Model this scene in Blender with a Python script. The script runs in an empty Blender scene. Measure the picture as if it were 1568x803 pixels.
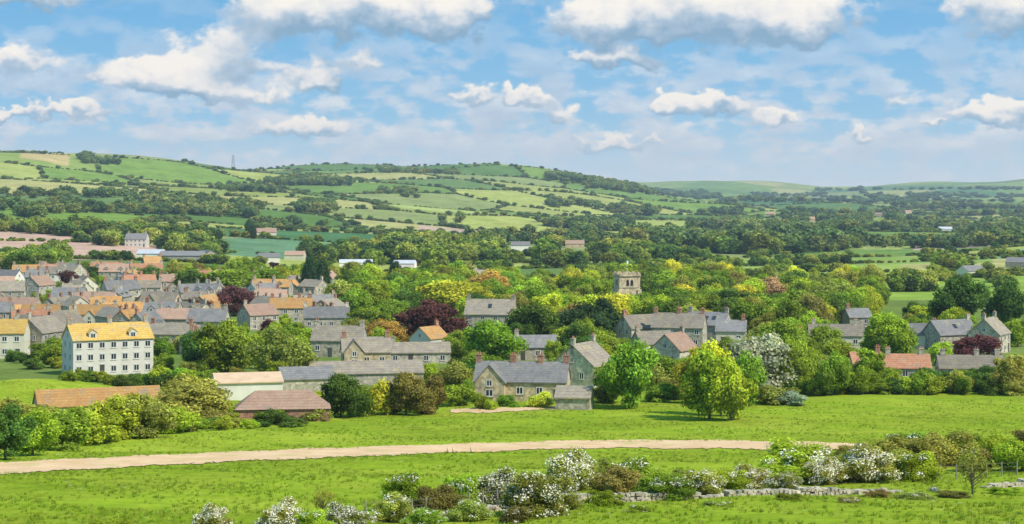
import bpy, math, random
import numpy as np
from mathutils import Vector
rng=np.random.default_rng(7); random.seed(7)
SC=bpy.context.scene
F=2926.;HX=784.;HY=285.;CZ=50.
# ---------------------------------------------------------------- terrain height
prof_d=[-120,0,30,60,100,130,165,215,260,300,360,430,500,600]
prof_z=[4,-1.7,-7,-12.5,-17.9,-21.1,-24.5,-29.3,-32.2,-34.0,-36,-37.3,-38.2,-40]
bk=[0,200,350,450,600,800,950,1050,1200,1400,1568]
rows={700:[438,445,450,453,458,460,460,460,460,460,460],
850:[414,418,425,430,435,437,437,437,437,437,435],
1000:[398,402,408,412,415,417,418,418,418,416,412],
1400:[352,362,372,378,385,388,390,392,392,388,380],
2000:[318,322,332,335,342,358,362,366,366,364,360],
2800:[268,284,295,297,308,323,336,346,347,347,345],
3400:[232,244,262,268,278,296,314,326,335,335,335],
4000:[248,256,268,254,251,259,275,306,326,327,328],
4800:[262,270,275,272,266,275,292,314,312,314,310],
6000:[275,280,283,283,280,288,296,304,306,299,301],
7200:[282,284,285,286,287,290,291,290,298,294,288],
8200:[286,286,287,287,288,286,280,270,285,281,273],
9500:[292]*11,14000:[293]*11,30000:[290]*11}
kd=prof_d+list(rows.keys())
KZ=np.array([[z]*11 for z in prof_z]+[[-(p-HY)/F*d for p in r] for d,r in rows.items()])
def tt(d): return np.log(np.maximum(d,-120)+200.)
NT,NB=700,240
tg=np.linspace(tt(-120),tt(30000),NT); bg=np.linspace(-700,2300,NB)
tmp=np.array([np.interp(bg,bk,r) for r in KZ])
G=np.array([np.interp(tg,tt(np.array(kd,float)),tmp[:,j]) for j in range(NB)]).T
def blur(A,s,ax):
    k=np.exp(-0.5*(np.arange(-3*s,3*s+1)/s)**2);k/=k.sum();p=3*s
    pad=[(0,0),(0,0)];pad[ax]=(p,p);B=np.pad(A,pad,mode='edge')
    return np.apply_along_axis(lambda v:np.convolve(v,k,'valid'),ax,B)
G=blur(blur(G,4,0),3,1)
wv=[(math.cos(a),math.sin(a),2*math.pi/w,ph) for a,w,ph in [(0.3,1100,1),(1.2,760,2.2),(2.4,520,.4),(1.8,900,3.1),(0.9,410,4),(2.9,640,5)]]
nv=[(math.cos(a),math.sin(a),2*math.pi/w,ph) for a,w,ph in [(0.4,60,1),(1.5,38,2),(2.3,27,0),(0.9,19,3)]]
def height(x,y):
    x=np.asarray(x,float);y=np.asarray(y,float)
    b=np.clip(HX+F*x/np.maximum(y,40),-699,2299);t=np.clip(tt(y),tg[0],tg[-1]-1e-6)
    ti=(t-tg[0])/(tg[1]-tg[0]);bi=(b-bg[0])/(bg[1]-bg[0])
    i=np.clip(ti.astype(int),0,NT-2);j=np.clip(bi.astype(int),0,NB-2);fi=ti-i;fj=bi-j
    z=G[i,j]*(1-fi)*(1-fj)+G[i+1,j]*fi*(1-fj)+G[i,j+1]*(1-fi)*fj+G[i+1,j+1]*fi*fj
    u=sum(np.sin((x*c+y*s)*k+p) for c,s,k,p in wv)
    m=sum(np.sin((x*c+y*s)*k+p) for c,s,k,p in nv)
    z=z+u*np.clip((y-900)/1500,0,1.6)*2.3+m*.10*np.clip((900-y)/400,0,1)
    z=z+3.2*np.exp(-((x+78)/13)**2-((y-305)/26)**2)
    return z+CZ
DS=np.geomspace(70,12000,2600)
def ground_at(px,py):
    x=(px-HX)/F*DS; r=HY-F*(height(x,DS)-CZ)/DS
    k=np.nonzero(r<=py)[0]
    if len(k)==0: k=[int(np.argmin(r))]
    d=DS[k[0]]; x=(px-HX)/F*d
    return float(x),float(d),float(height(x,d))
# ---------------------------------------------------------------- materials
def newmat(name):
    m=bpy.data.materials.new(name);m.use_nodes=True;nt=m.node_tree;nt.nodes.clear()
    return m,nt
class N:
    def __init__(s,nt): s.nt=nt
    def n(s,t,**kw):
        o=s.nt.nodes.new(t)
        for k,v in kw.items(): setattr(o,k,v)
        return o
    def set(s,sock,v):
        if isinstance(v,bpy.types.NodeSocket): s.nt.links.new(v,sock)
        elif v is not None: sock.default_value=v
    def math(s,op,a,b=None,c=None,clamp=False):
        o=s.n('ShaderNodeMath',operation=op,use_clamp=clamp)
        for i,v in enumerate((a,b,c)):
            if v is not None: s.set(o.inputs[i],v)
        return o.outputs[0]
    def mix(s,f,a,b,bt='MIX'):
        o=s.n('ShaderNodeMix',data_type='RGBA',blend_type=bt)
        s.set(o.inputs[0],f);s.set(o.inputs[6],a);s.set(o.inputs[7],b);return o.outputs[2]
    def noise(s,vec,scale,detail=4,rough=.5,dist=0):
        o=s.n('ShaderNodeTexNoise');s.set(o.inputs['Vector'],vec)
        o.inputs['Scale'].default_value=scale;o.inputs['Detail'].default_value=detail
        o.inputs['Roughness'].default_value=rough;o.inputs['Distortion'].default_value=dist
        return o.outputs['Fac']
    def ramp(s,f,stops):
        o=s.n('ShaderNodeValToRGB');r=o.color_ramp
        while len(r.elements)<len(stops): r.elements.new(.5)
        for e,(p,c) in zip(r.elements,stops): e.position=p;e.color=(*c,1)
        s.set(o.inputs[0],f);return o.outputs[0]
    def mapr(s,v,a,b,c,d,smooth=False):
        o=s.n('ShaderNodeMapRange');
        if smooth:o.interpolation_type='SMOOTHSTEP'
        s.set(o.inputs[0],v)
        for i,q in enumerate((a,b,c,d)): s.set(o.inputs[i+1],q)
        return o.outputs[0]
def c4(c): return (*c,1)
def leafmat():
    m,nt=newmat('foliage');n=N(nt)
    a=n.n('ShaderNodeAttribute',attribute_name='tint');o=n.n('ShaderNodeObjectInfo')
    v=n.mapr(o.outputs['Random'],0,1,.78,1.25)
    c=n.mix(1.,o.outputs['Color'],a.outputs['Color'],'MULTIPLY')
    h=n.n('ShaderNodeHueSaturation');n.set(h.inputs['Color'],c);n.set(h.inputs['Value'],v)
    rr=n.math('FRACT',n.math('MULTIPLY',o.outputs['Random'],7.31))
    n.set(h.inputs['Hue'],n.mapr(rr,0,1,.480,.512))
    d=n.n('ShaderNodeBsdfDiffuse');n.set(d.inputs[0],h.outputs[0])
    t=n.n('ShaderNodeBsdfTranslucent');n.set(t.inputs[0],n.mix(1.,h.outputs[0],(1.35,1.2,.5,1),'MULTIPLY'))
    x=n.n('ShaderNodeMixShader');x.inputs[0].default_value=.35
    nt.links.new(d.outputs[0],x.inputs[1]);nt.links.new(t.outputs[0],x.inputs[2])
    q=n.n('ShaderNodeOutputMaterial');nt.links.new(x.outputs[0],q.inputs[0]);return m
def surf(name,c1,c2,scale=1.,c3=None,thr=.6,rough=.9,bump=.3,courses=0,vor=0,spec=.2):
    m,nt=newmat(name);n=N(nt);tc=n.n('ShaderNodeTexCoord').outputs['Object']
    oi=n.n('ShaderNodeObjectInfo').outputs['Random']
    mp=n.n('ShaderNodeVectorMath',operation='ADD');n.set(mp.inputs[0],tc)
    cx=n.n('ShaderNodeCombineXYZ');n.set(cx.inputs[0],n.math('MULTIPLY',oi,50.));nt.links.new(cx.outputs[0],mp.inputs[1]);P=mp.outputs[0]
    f=n.noise(P,scale,5,.6);col=n.mix(n.mapr(f,.3,.7,0,1),c4(c1),c4(c2))
    hgt=f
    if vor:
        v=n.n('ShaderNodeTexVoronoi');n.set(v.inputs['Vector'],P);v.inputs['Scale'].default_value=vor
        g=n.n('ShaderNodeSeparateColor');nt.links.new(v.outputs['Color'],g.inputs[0])
        col=n.mix(1.,col,n.ramp(g.outputs[0],[(0,(.65,.65,.65)),(1,(1.25,1.22,1.18))]),'MULTIPLY');hgt=v.outputs['Distance']
    if c3: col=n.mix(n.mapr(n.noise(P,scale*.7,6,.7),thr,thr+.1,0,1),col,c4(c3))
    if courses:
        s=n.n('ShaderNodeSeparateXYZ');nt.links.new(tc,s.inputs[0])
        w=n.math('FRACT',n.math('MULTIPLY',s.outputs[2],courses))
        col=n.mix(n.mapr(w,0,.3,.35,0),col,(.05,.045,.04,1))
        col=n.mix(n.mapr(n.noise(P,3.,4,.75),.38,.66,.55,0),col,n.mix(1.,col,(.55,.53,.52,1),'MULTIPLY'))
    vv=n.mapr(oi,0,1,.8,1.2);h=n.n('ShaderNodeHueSaturation');n.set(h.inputs['Color'],col);n.set(h.inputs['Value'],vv)
    b=n.n('ShaderNodeBsdfPrincipled');n.set(b.inputs['Base Color'],h.outputs[0]);b.inputs['Roughness'].default_value=rough
    b.inputs['Specular IOR Level'].default_value=spec
    if bump:
        bu=n.n('ShaderNodeBump');bu.inputs['Strength'].default_value=bump;bu.inputs['Distance'].default_value=.05
        n.set(bu.inputs['Height'],hgt);nt.links.new(bu.outputs[0],b.inputs['Normal'])
    q=n.n('ShaderNodeOutputMaterial');nt.links.new(b.outputs[0],q.inputs[0]);return m
LEAF=leafmat()
BARK=surf('bark',(.10,.08,.06),(.2,.17,.13),3.)
BLOS=surf('blossom',(.74,.70,.54),(.88,.84,.70),3.,bump=0)
W={'stone':surf('purbeck_stone',(.38,.34,.26),(.54,.49,.38),.6,vor=2.2),
'stone2':surf('grey_stone',(.33,.295,.235),(.46,.42,.34),.6,vor=2.2),
'tan':surf('tan_stone',(.45,.35,.21),(.57,.47,.31),.6,vor=2.),
'white':surf('white_render',(.64,.60,.51),(.76,.72,.63),.5,bump=.05),
'cream':surf('cream_render',(.55,.5,.37),(.67,.62,.48),.5,bump=.05),
'brick':surf('red_brick',(.34,.17,.115),(.44,.25,.17),1.5,vor=4.),
'wood':surf('weathered_boards',(.2,.17,.14),(.32,.28,.23),2.)}
R_={'slate':surf('slate_roof',(.20,.195,.19),(.30,.285,.265),.8,(.38,.34,.22),.58,courses=3,rough=.6),
'stile':surf('stone_tile_roof',(.26,.22,.17),(.38,.325,.25),.8,(.42,.36,.18),.56,courses=2.5),
'terra':surf('terracotta_roof',(.42,.18,.10),(.52,.28,.16),.8,(.32,.27,.2),.58,courses=3),
'lichen':surf('lichen_tile_roof',(.52,.25,.09),(.60,.37,.13),.7,(.36,.30,.21),.54,courses=3),
'yellow':surf('yellow_lichen_roof',(.56,.34,.08),(.64,.44,.12),.6,(.42,.34,.24),.56,courses=3),
'pink':surf('faded_pantile_roof',(.43,.26,.18),(.52,.35,.25),.9,(.36,.31,.23),.56,courses=3),
'sheet':surf('corrugated_roof',(.46,.32,.20),(.60,.42,.27),.5,(.38,.33,.29),.6),
'grey':surf('pale_sheet_roof',(.4,.41,.43),(.52,.53,.54),.5)}
GLASS=surf('window_glass',(.02,.025,.03),(.05,.055,.06),1.,rough=.15,bump=0,spec=.5)
WHITE=surf('painted_joinery',(.66,.66,.64),(.76,.76,.74),1.,bump=0,rough=.5)
DOOR=surf('painted_door',(.05,.09,.08),(.1,.06,.05),.2,bump=0,rough=.5)
POT=surf('clay_pot',(.4,.18,.1),(.5,.25,.15),2.)
STONEW=surf('dry_stone',(.32,.28,.21),(.52,.46,.36),1.2,(.22,.23,.14),.56,vor=1.5)
METAL=surf('galvanised_steel',(.25,.27,.28),(.3,.32,.33),1.)
# ---------------------------------------------------------------- mesh helpers
def meshobj(name,v,f,mats,parent=None,link=True):
    me=bpy.data.meshes.new(name);me.from_pydata([tuple(q) for q in v],[],[tuple(q) for q in f]);me.update()
    for m in mats: me.materials.append(m)
    o=bpy.data.objects.new(name,me)
    if link: SC.collection.objects.link(o)
    if parent: o.parent=parent
    return o
class Part:
    def __init__(s): s.v=[];s.f=[]
    def add(s,v,f):
        k=len(s.v);s.v+=v;s.f+=[tuple(i+k for i in q) for q in f]
    def box(s,x0,x1,y0,y1,z0,z1):
        s.add([(x0,y0,z0),(x1,y0,z0),(x1,y1,z0),(x0,y1,z0),(x0,y0,z1),(x1,y0,z1),(x1,y1,z1),(x0,y1,z1)],
        [(3,2,1,0),(4,5,6,7),(0,1,5,4),(1,2,6,5),(2,3,7,6),(3,0,4,7)])
    def prism(s,pts,x0,x1,axis='x'):
        n=len(pts)
        if axis=='x': v=[(x0,a,b) for a,b in pts]+[(x1,a,b) for a,b in pts]
        else: v=[(a,x0,b) for a,b in pts]+[(a,x1,b) for a,b in pts]
        s.add(v,[tuple(range(n-1,-1,-1)),tuple(range(n,2*n))]+[(i,(i+1)%n,(i+1)%n+n,i+n) for i in range(n)])
    def tube(s,p,q,r0,r1,n=6):
        p=Vector(p);q=Vector(q);d=(q-p).normalized();a=d.orthogonal().normalized();b=d.cross(a)
        v=[tuple(p+(a*math.cos(t)+b*math.sin(t))*r0) for t in [2*math.pi*i/n for i in range(n)]]+[tuple(q+(a*math.cos(t)+b*math.sin(t))*r1) for t in [2*math.pi*i/n for i in range(n)]]
        s.add(v,[(i,(i+1)%n,(i+1)%n+n,i+n) for i in range(n)]+[tuple(range(n,2*n))])
# ---------------------------------------------------------------- plants
def subcube(k=3):
    vs=[];fs=[]
    for ax in range(3):
        for sg in (-1,1):
            base=len(vs)
            for i in range(k+1):
                for j in range(k+1):
                    a=-1+2*i/k;b=-1+2*j/k;p=[0,0,0];p[ax]=sg;p[(ax+1)%3]=a;p[(ax+2)%3]=b
                    p=np.array(p,float);vs.append(p/np.linalg.norm(p))
            for i in range(k):
                for j in range(k):
                    q=base+i*(k+1)+j;fs.append((q,q+1,q+k+2,q+k+1))
    return np.array(vs),fs
SV,SF=subcube(3)
def make_plant(name,seed,kind,nc,cs,blossom=0.,core=.74,color=None):
    r=np.random.default_rng(seed);lobes=[]
    if kind in('round','bush','wide','sparse'):
        nl={'round':24,'bush':17,'wide':26,'sparse':16}[kind]
        cz,rz,rx={'round':(.52,.36,.34),'sparse':(.58,.30,.34),'bush':(.38,.33,.37),'wide':(.49,.35,.38)}[kind]
        ga=math.pi*(3-5**.5);ph=r.uniform(0,6);sh=r.normal(size=3)*.05
        for i in range(nl):
            zz=1-2*(i+.5)/nl;q=math.sqrt(1-zz*zz);an=ga*i+ph+r.uniform(-.4,.4);k=r.uniform(.55,1.22)
            if zz<0: q=q**.6
            lr=r.uniform(.08,.19)*(.8 if kind=='sparse' else 1)
            tilt=zz*sh
            lobes.append((q*math.cos(an)*rx*k+tilt[0],q*math.sin(an)*rx*k+tilt[1],cz+zz*rz*min(k,1.1)+r.uniform(-.03,.03),lr,r.uniform(.68,1.3)))
        if kind!='sparse':
            lobes.append((0,0,cz,.26,.85));lobes.append((sh[0],sh[1],cz+.15,.2,1.))
    elif kind=='cone':
        for i in range(26):
            z=.1+.86*i/25;rad=.34*(1-z)**.75;an=i*2.4
            lobes.append((rad*math.cos(an),rad*math.sin(an),z,.07+.13*(1-z),r.uniform(.8,1.15)))
    elif kind=='column':
        for i in range(24):
            z=.08+.88*i/23;rad=.24*math.sin(math.pi*min(.97,z*.85+.12))**.7;an=i*2.4
            lobes.append((rad*math.cos(an),rad*math.sin(an),z,.10+.13*math.sin(math.pi*min(.95,z)),r.uniform(.8,1.15)))
    L=np.array(lobes);w=L[:,3]**2;w/=w.sum()
    idx=r.choice(len(L),nc*2,p=w)
    d=r.normal(size=(nc*2,3));d/=np.linalg.norm(d,axis=1)[:,None]
    rad=L[idx,3]*r.uniform(.80,1.30,nc*2)
    c=L[idx,:3]+d*rad[:,None]*np.array([1,1,.85])
    dist=np.linalg.norm(c[:,None,:]-L[None,:,:3],axis=2)/L[None,:,3];dist[np.arange(len(c)),idx]=9
    keep=(dist.min(1)>.78)&(c[:,2]>.01);c=c[keep][:nc];d=d[keep][:nc];idx=idx[keep][:nc];m=len(c)
    nrm=d*.9+r.normal(size=(m,3))*.55;nrm[:,2]+=.25;nrm/=np.linalg.norm(nrm,axis=1)[:,None]
    a=np.cross(nrm,r.normal(size=(m,3)));a/=np.linalg.norm(a,axis=1)[:,None];b=np.cross(nrm,a)
    s=cs*r.uniform(.5,1.25,(m,1))
    V=np.stack([c-a*s,c-b*s*r.uniform(.5,.9,(m,1)),c+a*s*r.uniform(.7,1,(m,1)),c+b*s*r.uniform(.5,.9,(m,1))],1).reshape(-1,3)
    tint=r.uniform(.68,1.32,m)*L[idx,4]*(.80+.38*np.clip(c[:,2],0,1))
    V=list(map(tuple,V));Fc=[(4*i,4*i+1,4*i+2,4*i+3) for i in range(m)];T=list(np.repeat(tint,4))
    MI=[0]*m
    if blossom>0:
        ph=r.uniform(0,6,6)
        cl=np.sin(c[:,0]*14+ph[0])*np.sin(c[:,1]*14+ph[1])+np.sin(c[:,2]*17+ph[2])*.6+c[:,2]*.8
        th=np.quantile(cl,1-min(.95,blossom*1.5))
        MI=[2 if (cl[i]>th and r.random()<.6) else 0 for i in range(m)]
    if core>0:
        for l in L:
            k=len(V);P=SV*(l[3]*core)*(1+r.uniform(-.12,.12,(len(SV),1)))
            P=P*[1,1,.85]+l[:3];P[:,2]=np.maximum(P[:,2],.005)
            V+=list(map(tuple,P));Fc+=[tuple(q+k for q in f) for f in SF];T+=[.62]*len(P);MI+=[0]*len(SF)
    tp=Part();tr=.028 if kind!='bush' else .015
    top=(r.uniform(-.03,.03),r.uniform(-.03,.03),.5)
    tp.tube((0,0,-.03),top,tr,tr*.5)
    for l in L[::3 if kind!='sparse' else 1]:
        z0=min(.3,l[2]*.5);tp.tube((top[0]*z0*2,top[1]*z0*2,z0),tuple(l[:3]),tr*.45,tr*.12,5)
    k=len(V);V+=tp.v;Fc+=[tuple(q+k for q in f) for f in tp.f];T+=[1.]*len(tp.v);MI+=[1]*len(tp.f)
    me=bpy.data.meshes.new(name);me.from_pydata(V,[],Fc)
    for q in (LEAF,BARK,BLOS): me.materials.append(q)
    me.polygons.foreach_set('material_index',MI)
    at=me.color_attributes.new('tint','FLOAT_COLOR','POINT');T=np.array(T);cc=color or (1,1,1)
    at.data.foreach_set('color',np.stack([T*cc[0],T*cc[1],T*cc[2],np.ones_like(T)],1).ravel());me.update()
    return me
COL={'green':(.24,.35,.035),'bright':(.36,.48,.04),'dark':(.115,.20,.035),'yellow':(.55,.54,.05),'copper':(.16,.07,.06),
'silver':(.44,.50,.34),'orange':(.45,.28,.07),'brown':(.50,.33,.17),'conifer':(.06,.115,.04),'olive':(.35,.37,.07),'bronze':(.27,.24,.06)}
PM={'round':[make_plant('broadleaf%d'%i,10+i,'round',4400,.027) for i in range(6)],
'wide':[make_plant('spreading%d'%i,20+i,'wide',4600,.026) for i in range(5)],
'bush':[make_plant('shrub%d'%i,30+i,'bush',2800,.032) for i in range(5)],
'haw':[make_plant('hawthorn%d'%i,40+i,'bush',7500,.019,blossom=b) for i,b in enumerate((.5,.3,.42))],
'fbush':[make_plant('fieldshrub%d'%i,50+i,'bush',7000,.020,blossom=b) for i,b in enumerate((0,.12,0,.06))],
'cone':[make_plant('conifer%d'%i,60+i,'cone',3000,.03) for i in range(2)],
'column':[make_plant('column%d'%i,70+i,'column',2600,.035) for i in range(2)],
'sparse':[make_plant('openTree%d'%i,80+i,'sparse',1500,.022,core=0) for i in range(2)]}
nm={'round':'broadleaf_tree','wide':'spreading_tree','bush':'garden_shrub','haw':'hawthorn_bush','fbush':'hedgerow_bush','cone':'conifer_tree','column':'cypress_tree','sparse':'young_open_tree'}
cn={'copper':'copper_beech_tree','silver':'willow_tree'}
houses=[]
def plant(px,py,w,h,kind='round',col='green',jit=.12,name=None):
    x,y,z=ground_at(px,py);s=y/F
    me=random.choice(PM[kind])
    n=name or (cn.get(col) if kind in('round','wide') and col in cn else nm[kind])
    o=bpy.data.objects.new(n,me);SC.collection.objects.link(o)
    o.location=(x,y,z-.15);o.scale=(w*s*1.1*random.uniform(.9,1.1),w*s*1.1*random.uniform(.9,1.1),h*s*1.05);o.rotation_euler=(random.uniform(-.05,.05),random.uniform(-.05,.05),random.uniform(0,6.28))
    c=COL[col];j=1+random.uniform(-jit,jit);o.color=(c[0]*j*random.uniform(.88,1.12),c[1]*j,c[2]*j,1);return o
# ---------------------------------------------------------------- houses
def house(name,px,py,L,D,E,R,yaw,wall='stone',roof='stile',chim=(-.45,.45),dorm=0,sky=0,hip=False,win=True,wing=None,record=True,nbay=0):
    x,y,z=ground_at(px,py);root=bpy.data.objects.new(name,None);SC.collection.objects.link(root)
    root.location=(x,y,z-.05);root.rotation_euler=(0,0,math.radians(yaw));root.empty_display_size=1
    wa,ro,ch,fr,gl,dr,po=[Part() for _ in range(7)]
    def block(cx,cy,L,D,E,R,ax='x',hip=False):
        o=.28;t=.16;a=D/2;k=R/a
        if hip:
            wa.box(cx-L/2,cx+L/2,cy-a,cy+a,-1.2,E)
            X=L/2+o;Y=a+o;rl=max(.3,L/2-a*.9);z0=E+.01;z1=E+R
            v=[(cx-X,cy-Y,z0),(cx+X,cy-Y,z0),(cx+X,cy+Y,z0),(cx-X,cy+Y,z0),(cx-rl,cy,z1),(cx+rl,cy,z1)]
            ro.add(v,[(3,2,1,0),(0,1,5,4),(1,2,5),(2,3,4,5),(3,0,4)]);return
        pts=[(-a,-1.2),(a,-1.2),(a,E),(0,E+R),(-a,E)]
        ch_=[(-a-o,E-o*k+.02),(0,E+R+.02),(a+o,E-o*k+.02),(a+o,E-o*k+t+.02),(0,E+R+t+.05),(-a-o,E-o*k+t+.02)]
        if ax=='x':
            wa.prism([(p+cy,q) for p,q in pts],cx-L/2,cx+L/2);ro.prism([(p+cy,q) for p,q in ch_],cx-L/2-.18,cx+L/2+.18)
        else:
            wa.prism([(p+cx,q) for p,q in pts],cy-L/2,cy+L/2,'y');ro.prism([(p+cx,q) for p,q in ch_],cy-L/2-.18,cy+L/2+.18,'y')
    block(0,0,L,D,E,R,'x',hip)
    def window(c,zc,side,w=1.05,h=1.15,a=D/2,off=0):
        def bx(P,u0,u1,d0,d1,z0,z1):
            if side=='f': P.box(u0,u1,-a-d1+off,-a-d0+off,z0,z1)
            elif side=='b': P.box(u0,u1,a+d0,a+d1,z0,z1)
            elif side=='l': P.box(-L/2-d1,-L/2-d0,u0,u1,z0,z1)
            else: P.box(L/2+d0,L/2+d1,u0,u1,z0,z1)
        t=.09
        bx(fr,c-w/2,c+w/2,-.05,.05,zc-h/2,zc-h/2+t);bx(fr,c-w/2,c+w/2,-.05,.05,zc+h/2-t,zc+h/2)
        for q in (c-w/2,c-t/2,c+w/2-t): bx(fr,q,q+t,-.05,.048,zc-h/2+t,zc+h/2-t)
        bx(gl,c-w/2+t,c+w/2-t,-.04,.015,zc-h/2+t,zc+h/2-t)
        bx(wa,c-w/2-.1,c+w/2+.1,-.05,.1,zc-h/2-.14,zc-h/2-.002);bx(wa,c-w/2-.1,c+w/2+.1,-.05,.06,zc+h/2+.002,zc+h/2+.18)
    if win:
        ns=max(1,int(round(E/2.6)));nb=nbay or max(2,int(L/2.7));door=random.randrange(nb)
        for s in range(ns):
            zc=(s+.55)*E/ns
            for i in range(nb):
                c=-L/2+(i+.5)*L/nb
                if s==0 and i==door:
                    dr.box(c-.45,c+.45,-D/2-.05,-D/2+.02,0,2.05);wa.box(c-.6,c+.6,-D/2-.08,-D/2+.02,2.06,2.25);continue
                c+=random.uniform(-.18,.18) if not nbay else 0
                window(c,zc,'f');window(c,zc,'b')
            for sd in('l','r'):
                if D>6:
                    window(-D*.22,zc,sd,.9);window(D*.22,zc,sd,.9)
                else: window(0,zc,sd,.9)
        window(0,E+R*.28,'l',.75,.9);window(0,E+R*.28,'r',.75,.9)
    for c in chim:
        cx=c*L;cy=0
        ch.box(cx-.45,cx+.45,cy-.32,cy+.32,E+R*.55,E+R+1.1);ch.box(cx-.52,cx+.52,cy-.39,cy+.39,E+R+1.1,E+R+1.24)
        for q in(-.2,.2): po.tube((cx+q,cy,E+R+1.24),(cx+q,cy,E+R+1.62),.13,.1,8)
    for i in range(dorm):
        cx=-L/2+(i+.5)*L/dorm;yf=-D/2+.35;h=E+.25
        wa.prism([(cx-.75,h-.3),(cx+.75,h-.3),(cx+.75,h+1.05),(cx,h+1.6),(cx-.75,h+1.05)],yf,yf+D*.3,'y')
        ro.prism([(cx-.95,h+.93),(cx,h+1.64),(cx+.95,h+.93),(cx+.95,h+1.03),(cx,h+1.76),(cx-.95,h+1.03)],yf-.12,yf+D*.32,'y')
        window(cx,h+.5,'f',.95,.95,off=.35)
    for i in range(sky):
        cx=-L*.3+(i+.5)*L*.6/sky;a=D/2;k=R/a;y0=-a*.65;y1=-a*.35
        f=lambda yy:E+R+k*yy+.26 if yy<0 else 0
        gl.add([(cx-.5,y0,f(y0)),(cx+.5,y0,f(y0)),(cx+.5,y1,f(y1)),(cx-.5,y1,f(y1))],[(0,1,2,3)])
    if wing:
        for (cx,dd,ww,ee,rr) in wing:
            cy=-D/2-dd/2+1.0;block(cx,cy,dd+2.0,ww,ee,rr,'y')
            zz=ee*.5;o2=-dd
            window(cx,min(1.5,zz),'f',1.2,1.1,off=o2)
            if ee+rr>4: window(cx,ee*.95,'f',.9,1.,off=o2)
    for nme,p,m in(('walls',wa,W[wall]),('roof',ro,R_[roof]),('chimneys',ch,W['brick'] if random.random()<.4 else W['stone']),('chimney_pots',po,POT),('window_frames',fr,WHITE),('window_glass',gl,GLASS),('door',dr,DOOR)):
        if p.v: meshobj(nme,p.v,p.f,[m],root)
    k=F/y;wpx=(abs(math.cos(math.radians(yaw)))*L+abs(math.sin(math.radians(yaw)))*D)*k/2
    if record: houses.append((x,y,max(L,D)*.6,px-wpx,px+wpx,py-(E+R)*k,py))
    return root
H=house
H('white_guest_house',165,571,15.5,8.5,6.8,2.7,27,'white','yellow',(-.48,.02,.48),dorm=2,nbay=7)
H('cream_house',2,547,11,8,5.4,2.6,5,'cream','yellow',(-.4,.3))
H('stone_house',62,540,10,7.5,4.8,3.1,70,'stone2','stile',(-.45,))
H('stone_cottage',800,612,14.5,6,3.2,2.7,-8,'tan','slate',(-.48,-.1,.2,.48),wing=[(-4.6,1.6,4.6,3.2,2.6)])
H('stone_outbuilding',880,627,5.2,4.6,2.0,1.4,-10,'stone','stile',(),win=False)
H('stone_house',893,590,9,8.5,3.8,3.6,62,'stone','stile',(-.45,.45))
H('red_roofed_barn',433,642,12.5,5.5,1.7,2.3,7,'brick','pink',(),win=False,hip=True)
H('farm_shed',378,612,10.5,8,3.1,1.1,14,'white','sheet',(),win=False)
H('tiled_barn',150,640,17,5,2.2,1.9,22,'stone','lichen',(),win=False)
H('long_low_barn',560,588,20,6,2.2,1.8,10,'stone2','stile',(),win=False)
H('slate_roofed_barn',468,600,9,6,2.5,1.7,15,'stone2','slate',(),win=False)
H('stone_house',560,563,9.5,6.5,3.3,2.6,8,'tan','stile',(-.45,.45),wing=[(-2.5,1.5,4,3.3,2.4)])
H('stone_house',520,545,11,6.5,3.6,2.8,-8,'stone','stile',(-.45,.45))
H('white_gabled_cottage',657,536,7,6,2.9,2.4,55,'white','lichen',(.4,))
H('stone_cottage',640,556,13,5.5,2.4,1.8,6,'stone2','stile',(-.4,))
H('stone_house',752,505,13,8,4.4,3.6,-8,'stone','stile',(-.46,.46),sky=1)
H('stone_cottage',820,550,9,6,2.8,2.2,6,'stone2','slate',(-.45,))
H('stone_house',980,528,9.5,7,4.2,2.8,30,'stone','stile',(-.46,.46))
H('stone_house',1040,530,12,7,4.6,3.0,-14,'stone','stile',(-.46,0,.46))
H('slate_roofed_house',1085,524,10,7,4.4,2.8,-25,'stone2','slate',(-.46,.46),sky=3)
H('stone_house',1120,528,7,6,3.4,2.3,-10,'cream','slate',(.4,))
H('red_gabled_house',1032,563,8.5,6.5,3.8,3.0,60,'stone','pink',(.45,))
H('stone_cottage',1000,548,8,6,3.2,2.4,20,'stone2','stile',(-.45,))
H('stone_house',1278,532,12,7,2.9,2.3,-5,'cream','stile',(-.4,.4))
H('stone_house',1312,512,6,6,4.6,2.0,10,'stone2','slate',(-.4,))
H('slate_roofed_house',1455,534,11,7,3.5,3.0,25,'stone2','slate',(.46,),sky=1)
H('slate_roofed_house',1412,532,7,6,3.2,2.2,-5,'cream','slate',(.4,))
H('stone_house',1515,540,9,7,4.4,3.3,60,'stone','stile',(-.46,.46))
H('terracotta_roofed_cottage',1383,580,9.5,6,2.3,2.2,-4,'stone','terra',(-.3,.35))
H('stone_cottage',1485,580,12,6,2.2,2.1,-4,'stone2','stile',(-.42,.1,.42))
H('terracotta_roofed_cottage',1325,572,6,5,2.,2.0,5,'stone','terra',(.4,))
H('orange_roofed_house',446,494,12,7,4.4,2.6,4,'stone','lichen',(-.45,.2,.46))
H('stone_house',246,486,11,7,4.6,3.0,-12,'tan','stile',(-.46,.46),wing=[(-1.5,1.2,4.2,4.4,2.6)])
H('stone_house',500,506,12,6.5,3.6,2.6,5,'stone2','slate',(-.46,.46))
H('stone_house',395,505,9,6.5,4.2,2.6,40,'stone','pink',(-.45,))
H('stone_house',265,530,11,6.5,3.0,2.2,-12,'tan','stile',(-.45,.4))
H('terraced_houses',285,508,15,6.5,3.6,2.4,-6,'stone','pink',(-.47,-.15,.2,.47))
H('white_farmhouse',210,378,14,8,5,3.5,-5,'white','slate',(-.4,.4))
H('farm_barn',232,398,14,12,3.5,2,0,'white','grey',(),win=False)
H('farm_barn',280,401,24,12,3.5,2.2,-6,'stone2','slate',(),win=False)
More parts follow.
